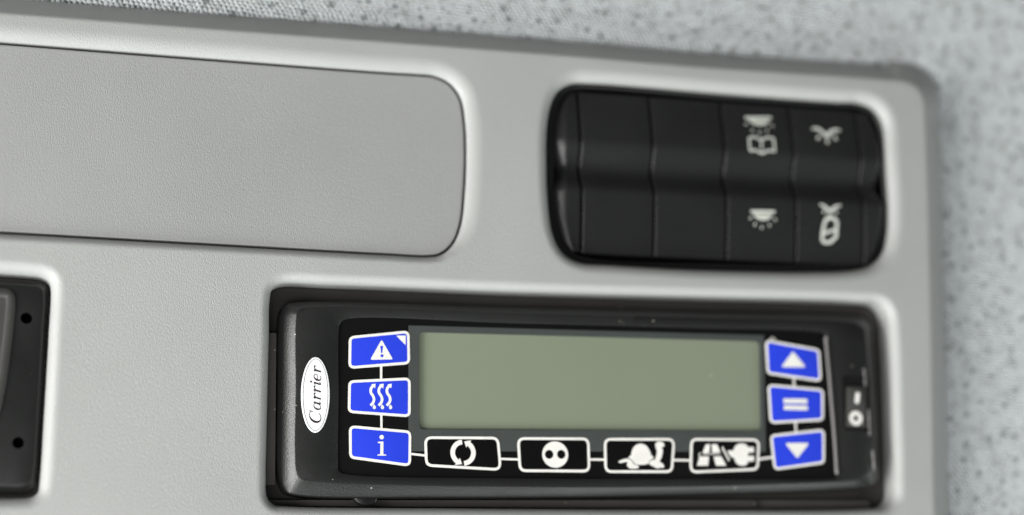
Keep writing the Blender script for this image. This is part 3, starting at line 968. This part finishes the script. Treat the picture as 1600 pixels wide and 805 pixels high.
alert = button('alert_button', 'btn_alert', 'blue')
heat = button('heat_button', 'btn_heat', 'blue')
info = button('info_button', 'btn_info', 'blue')
cyc = button('recirculation_button', 'btn_cycle', 'pad_black', 2.2)
fac = button('round_symbol_button', 'btn_face', 'pad_black', 2.2)
tur = button('turtle_button', 'btn_turtle', 'pad_black', 2.2)
road = button('road_and_plug_button', 'btn_road', 'pad_black', 2.2)
upb = button('up_button', 'btn_up', 'blue')
eqb = button('equal_button', 'btn_equal', 'blue')
dnb = button('down_button', 'btn_down', 'blue')
for o_, l_ in ((alert, 'blue button with warning triangle'), (heat, 'blue button with three rising heat waves'), (info, 'blue button with letter i'), (cyc, 'black button with two circling arrows'), (fac, 'black button with white disc and two dots'), (tur, 'black button with turtle symbol'), (road, 'black button with road and plug symbol'), (upb, 'blue button with up arrow'), (eqb, 'blue button with two bars'), (dnb, 'blue button with down arrow')):
    o_['label'] = l_

def symbols():
    b = MB(); b.poly(round_poly(P['alert_tri'], 0.35), YD); b.build('warning_triangle', 'white', alert)
    p = V2('alert_bang')
    b = MB(); b.poly(round_poly([p[0], p[1], p[2], p[3]], 0.2), YD + 0.02); b.disc(p[4] + Vector((0.1, -0.1)), 0.42, YD + 0.02); b.build('exclamation_mark', 'blue', alert)
    b = MB(); b.poly(P['alert_corner'], YD); b.build('corner_mark', 'white', alert)
    for k in range(3):
        b = MB()
        b.ribbon(spline(V2('heat_wave%d' % k), closed=False, step=0.2), 0.74, YD)
        b.poly(P['heat_head%d' % k], YD + 0.004)
        b.poly(spline(V2('heat_drop%d' % k), step=0.2), YD + 0.008)
        b.build('heat_wave', 'white', heat)
    p = V2('info_i')
    b = MB(); b.disc(p[0], (p[1] - p[0]).length, YD)
    b.poly(p[2:], YD); b.build('letter_i', 'white', info)
    # circling arrows
    p = V2('cycle'); c = p[0]; ro, ry, ri = (p[1] - c).length, (p[2] - c).length, (p[3] - c).length
    rm, w = (ro + ri) / 2, (ro - ri)
    for a0, a1 in ((95, 236), (-85, 56)):
        b = MB()
        arc = [c + Vector((rm * math.cos(math.radians(a0 + (a1 - a0) * i / 24)), rm * math.sin(math.radians(a0 + (a1 - a0) * i / 24)))) for i in range(25)]
        b.ribbon(arc, w, YD)
        e = arc[-1]
        t = (arc[-1] - arc[-2]).normalized(); n = Vector((-t.y, t.x))
        b.poly([e + n * w * 0.95, e - n * w * 0.95, e + t * w * 1.1 + n * 0.25], YD + 0.004)
        b.build('arrow', 'white', cyc)
    p = V2('face')
    b = MB(); b.disc(p[0], (p[1] - p[0]).length, YD, 40, (p[2] - p[0]).length); b.build('disc', 'white', fac)
    for q, e in ((p[3], p[4]), (p[5], p[6])):
        b = MB(); b.disc(q, (e - q).length, YD + 0.02, 28); b.build('dot', 'pad_black', fac)
    for k, nm in (('tshell', 'turtle_shell'), ('ttail', 'turtle_hind_leg'), ('tleg', 'turtle_front_leg'), ('tneck', 'turtle_neck')):
        b = MB(); b.poly(spline(V2(k), step=0.25), YD + (0.01 if k == 'tneck' else 0)); b.build(nm, 'white', tur)
    b = MB()
    for k in range(4):
        b.poly(round_poly(P['road%d' % k], 0.15, 3), YD)
    b.build('road_symbol', 'white', road)
    p = V2('roadline')
    b = MB(); b.ribbon([p[0], p[1]], 0.3, YD); b.ribbon([p[2], p[3]], 0.22, YD); b.ribbon([p[5], p[6]], 0.5, YD); b.build('dividing_line', 'white', road)
    b = MB(); b.poly(round_poly(P['plug'], 0.25, 3), YD); b.build('plug_symbol', 'white', road)
    b = MB(); b.poly(round_poly(P['up_tri'], 0.4), YD); b.build('up_arrow', 'white', upb)
    b = MB(); b.poly(round_poly(P['down_tri'], 0.4), YD); b.build('down_arrow', 'white', dnb)
    p = V2('eq')
    for i in (0, 2):
        a, c = p[i], p[i + 1]
        n = Vector((0, 0.68))
        b = MB(); b.poly(round_poly([a - n, c - n, c + n, a + n], 0.3), YD); b.build('bar', 'white', eqb)
symbols()

# raised edge at the right of the membrane, power rocker
def right_end():
    b = MB()
    o = spline(V2('ridge'), closed=False, step=1.5)
    b.tube([(p.x, p.y, -0.95) for p in o], 0.5, 10)
    b.build('raised_edge', 'ridge', unit, smooth=180)
    well = round_poly(P['pw_well'], 0.7)
    b = MB()
    b.rings([(offset(well, 0.7), -0.99), (offset(well, 0.55), -0.75), (offset(well, 0.1), -0.72), (well, -0.85), (offset(well, -0.12), -0.95)], cap=True)
    w = b.build('power_switch', 'black_well', unit, smooth=40)
    key = round_poly(P['pw_key'], 0.45)
    b = MB()
    us = [p.y for p in key]
    um, uh = (max(us) + min(us)) / 2, (max(us) - min(us)) / 2
    tilt = lambda p: -0.50 + 0.25 * ((p.y - um) / uh)
    b.rings([(key, -0.96), (key, lambda p: tilt(p) - 0.2), (offset(key, -0.3), tilt)], cap=True)
    b.build('rocker', 'device_panel', w, smooth=40)
    p = V2('pw_i')
    b = MB()
    t = (p[1] - p[0]).normalized(); n = Vector((-t.y, t.x)) * 0.68
    q = round_poly([p[0] - n, p[1] - n, p[1] + n, p[0] + n], 0.5)
    b.bm.faces.new(b.ring(ccw(q), lambda p: tilt(p) + 0.05)); b.build('on_mark', 'white', w)
    p = V2('pw_o'); r = 1.62
    b = MB()
    ro = [p[0] + Vector((r * 1.3 * math.cos(a), r * 1.3 * math.sin(a))) for a in [2 * math.pi * i / 28 for i in range(28)]]
    ri = [p[0] + Vector((r * 0.55 * math.cos(a), r * 0.55 * math.sin(a))) for a in [2 * math.pi * i / 28 for i in range(28)]]
    b.rings([(ro, lambda p: tilt(p) + 0.05), (ri, lambda p: tilt(p) + 0.05)])
    b.build('off_mark', 'white', w)
def edge_highlights_and_scuff():
    e = V2('uend')
    for a, c in ((e[0], e[1]), (e[2], e[3]), (e[3] + Vector((0.6, -4.5)), e[4])):  # thin grey bars added to imitate broken highlights along the housing's right edge
        b = MB()
        b.tube([(a.x, a.y, -1.0), ((a.x + c.x) / 2, (a.y + c.y) / 2, -0.92), (c.x, c.y, -1.0)], 0.28, 8)
        b.build('edge_lip', 'ridge', unit, smooth=180)
    b = MB()   # scuffed print on the up button's corner
    c = V2('btn_up')[0]
    for dx, du, r in ((2.2, 0.35, 0.55), (3.0, 0.1, 0.42), (1.5, -0.1, 0.4), (2.7, -0.7, 0.3)):
        b.poly([c + Vector((dx + r * (0.7 + 0.5 * random.random()) * math.cos(t), du + r * (0.7 + 0.5 * random.random()) * math.sin(t))) for t in [k * 0.785 for k in range(8)]], YD + 0.03)
    b.build('scuff', 'scuff', upb)
M['scuff'] = print_mat('scuffed_print', (0.42, 0.40, 0.36), 0.6)
M['ridge'] = dusty_black('edge_highlight_grey', (0.16, 0.15, 0.15), 0.35, 0, dust=False)  # light caught by the black plastic edges, put into the colour as grey
right_end()
edge_highlights_and_scuff()

# oval badge with slanted lettering running upwards
def badge():
    p = V2('oval'); c = p[0]
    rx = (p[1] - p[2]).length / 2; ry = (p[3] - p[4]).length / 2
    def el(k, e=0.0):
        return [c + Vector(((rx - e) * k * math.cos(a), (ry - e) * k * math.sin(a))) for a in [2 * math.pi * i / 64 for i in range(64)]]
    b = MB()
    b.rings([(el(1), -1.05), (el(1), -0.80), (el(1, 0.12), -0.72)], cap=True)
    pl = b.build('badge', 'badge_white', unit, smooth=30)
    b = MB()
    b.rings([(el(1, 0.46), -0.70), (el(1, 0.58), -0.70)])
    b.build('badge_line', 'badge_ink', pl)
    xh = 1.95            # x-height in mm
    adv = [('C', 1.72), ('a', 1.22), ('r', 0.93), ('r', 0.93), ('i', 0.66), ('e', 1.0), ('r', 0.9)]
    total = sum(a for _, a in adv)
    ulen = 15.4
    su = ulen / total
    base_x, base_u = c.x + 1.45, c.y - ulen / 2 + 0.1
    def T(uu, vv):
        uu2 = uu + 0.26 * vv          # slant
        return Vector((base_x - vv * xh, base_u + uu2 * su - 0.3))
    def arc(cx, cy, rx_, ry_, a0, a1, n=26):
        return [(cx + rx_ * math.cos(math.radians(a0 + (a1 - a0) * i / n)), cy + ry_ * math.sin(math.radians(a0 + (a1 - a0) * i / n))) for i in range(n + 1)]
    def line(*pts, n=6):
        out = []
        for (a, b_), (c_, d) in zip(pts, pts[1:]):
            out += [(a + (c_ - a) * i / n, b_ + (d - b_) * i / n) for i in range(n)]
        return out + [pts[-1]]
    def thick(pts, cx, rx_, lo, hi):
        return [lo + (hi - lo) * max(0.0, (cx - q[0]) / rx_) ** 1.5 for q in pts]
    u0 = 0.0
    HL = 0.085
    for ch, a in adv:
        strokes, dots = [], []
        if ch == 'C':
            q = arc(0.78, 0.78, 0.70, 0.80, 42, 318); strokes.append((q, thick(q, 0.78, 0.70, HL, 0.30)))
            strokes.append((line((1.30, 1.58), (1.30, 1.12)), 0.09))
        elif ch == 'a':
            q = arc(0.42, 0.5, 0.36, 0.48, 20, 360); strokes.append((q, thick(q, 0.42, 0.36, HL, 0.24)))
            strokes.append((line((0.82, 1.0), (0.82, 0.15), (0.92, 0.02)), 0.22)); strokes.append((line((0.9, 0.03), (1.1, 0.22)), HL))
        elif ch == 'r':
            strokes.append((line((0.28, 1.0), (0.28, 0.0)), 0.22)); strokes.append((line((0.05, 0.82), (0.28, 1.0)), HL))
            strokes.append((arc(0.66, 0.45, 0.36, 0.50, 175, 80, 14), HL + 0.02)); dots.append((0.76, 0.88, 0.12))
        elif ch == 'i':
            strokes.append((line((0.28, 1.0), (0.28, 0.14), (0.36, 0.02)), 0.22)); strokes.append((line((0.05, 0.82), (0.28, 1.0)), HL)); strokes.append((line((0.34, 0.03), (0.55, 0.22)), HL))
            dots.append((0.28, 1.38, 0.14))
        elif ch == 'e':
            q = arc(0.44, 0.5, 0.37, 0.49, 8, 318); strokes.append((q, thick(q, 0.44, 0.37, HL, 0.25)))
            strokes.append((line((0.1, 0.50), (0.80, 0.56)), HL))
        b = MB()
        for k, (q, w) in enumerate(strokes):
            pts = [T(u0 + x, y) for x, y in q]
            ww = [v * xh for v in w] if isinstance(w, list) else w * xh
            b.ribbon(pts, ww, -0.69 + 0.003 * k)
        for x, y, r in dots:
            b.disc(T(u0 + x, y), r * xh, -0.675, 12)
        b.build('letter_' + ch.lower(), 'badge_ink', pl)
        u0 += a
badge()

# ------------------------------------------------------------------ black device at the left edge
dev = thing('slot_device', 'black slot device with two round holes at the left edge', 'device', W(-170, -68, -12))
def device():
    f = P['ldface']; g = P['ldfront']
    face = ccw(spline([(-196, f[0][1]), (-180, f[0][1])] + f + [(-180, f[-1][1]), (-196, f[-1][1]), (-199, -60), (-199, -16)], step=0.5))
    fr = ccw(spline([(-194, g[0][1]), (-180, g[0][1])] + g + [(-180, g[-1][1]), (-194, g[-1][1]), (-197, -58), (-197, -18)], step=0.4))
    near = [nearest_on(fr, p) for p in face]
    def mixo(t):
        return [p * (1 - t) + q * t for p, q in zip(face, near)]
    b = MB()
    b.rings([(mixo(t), d) for t, d in [(0, -17.0), (0, -5.6), (0.10, -4.9), (0.3, -4.3), (0.6, -3.6), (0.85, -3.15), (0.96, -3.02), (1.0, -3.0)]])
    hp = V2('ldholes')
    holes = []
    for k in range(2):
        c = hp[k]; r = (hp[k + 2] - c).length * 1.08
        holes.append([c + Vector((r * math.cos(a), r * math.sin(a))) for a in [2 * math.pi * i / 28 for i in range(28)]])
    b.fill_holes([near_clean(near)] + holes, -3.0)
    h = b.build('housing', 'black_body', dev, smooth=40)
    for o in holes:
        b = MB()
        b.rings([(o, -3.0), (offset(o, -0.12), -3.2), (offset(o, -0.15), -9.0)], cap=True)
        b.build('round_hole', 'black_well', dev, smooth=40)
    pp = P['ldpanel']
    pan = ccw(spline([(-192, pp[0][1]), (-175, pp[0][1])] + pp + [(-175, pp[-1][1] - 3), (-192, pp[-1][1] - 3), (-195, -50), (-195, -20)], step=0.4))
    b = MB()
    b.rings([(pan, -3.2), (pan, -2.75), (offset(pan, -0.4), -2.45), (offset(pan, -1.9), -2.45), (offset(pan, -2.3), -2.75)], cap=False)
    b.rings([(offset(pan, -2.3), -2.75), (offset(pan, -2.5), -2.78)], cap=True)
    b.build('cover_panel', 'device_panel', dev, smooth=40)
    b = MB()
    b.fill_holes([offset(ld_open, -0.4), offset(face, 0.12)], -8.0)
    b.build('mounting_sleeve', 'sleeve_bar', dev)
device()

for o in bpy.data.objects:
    if '_base' in o:
        del o['_base']
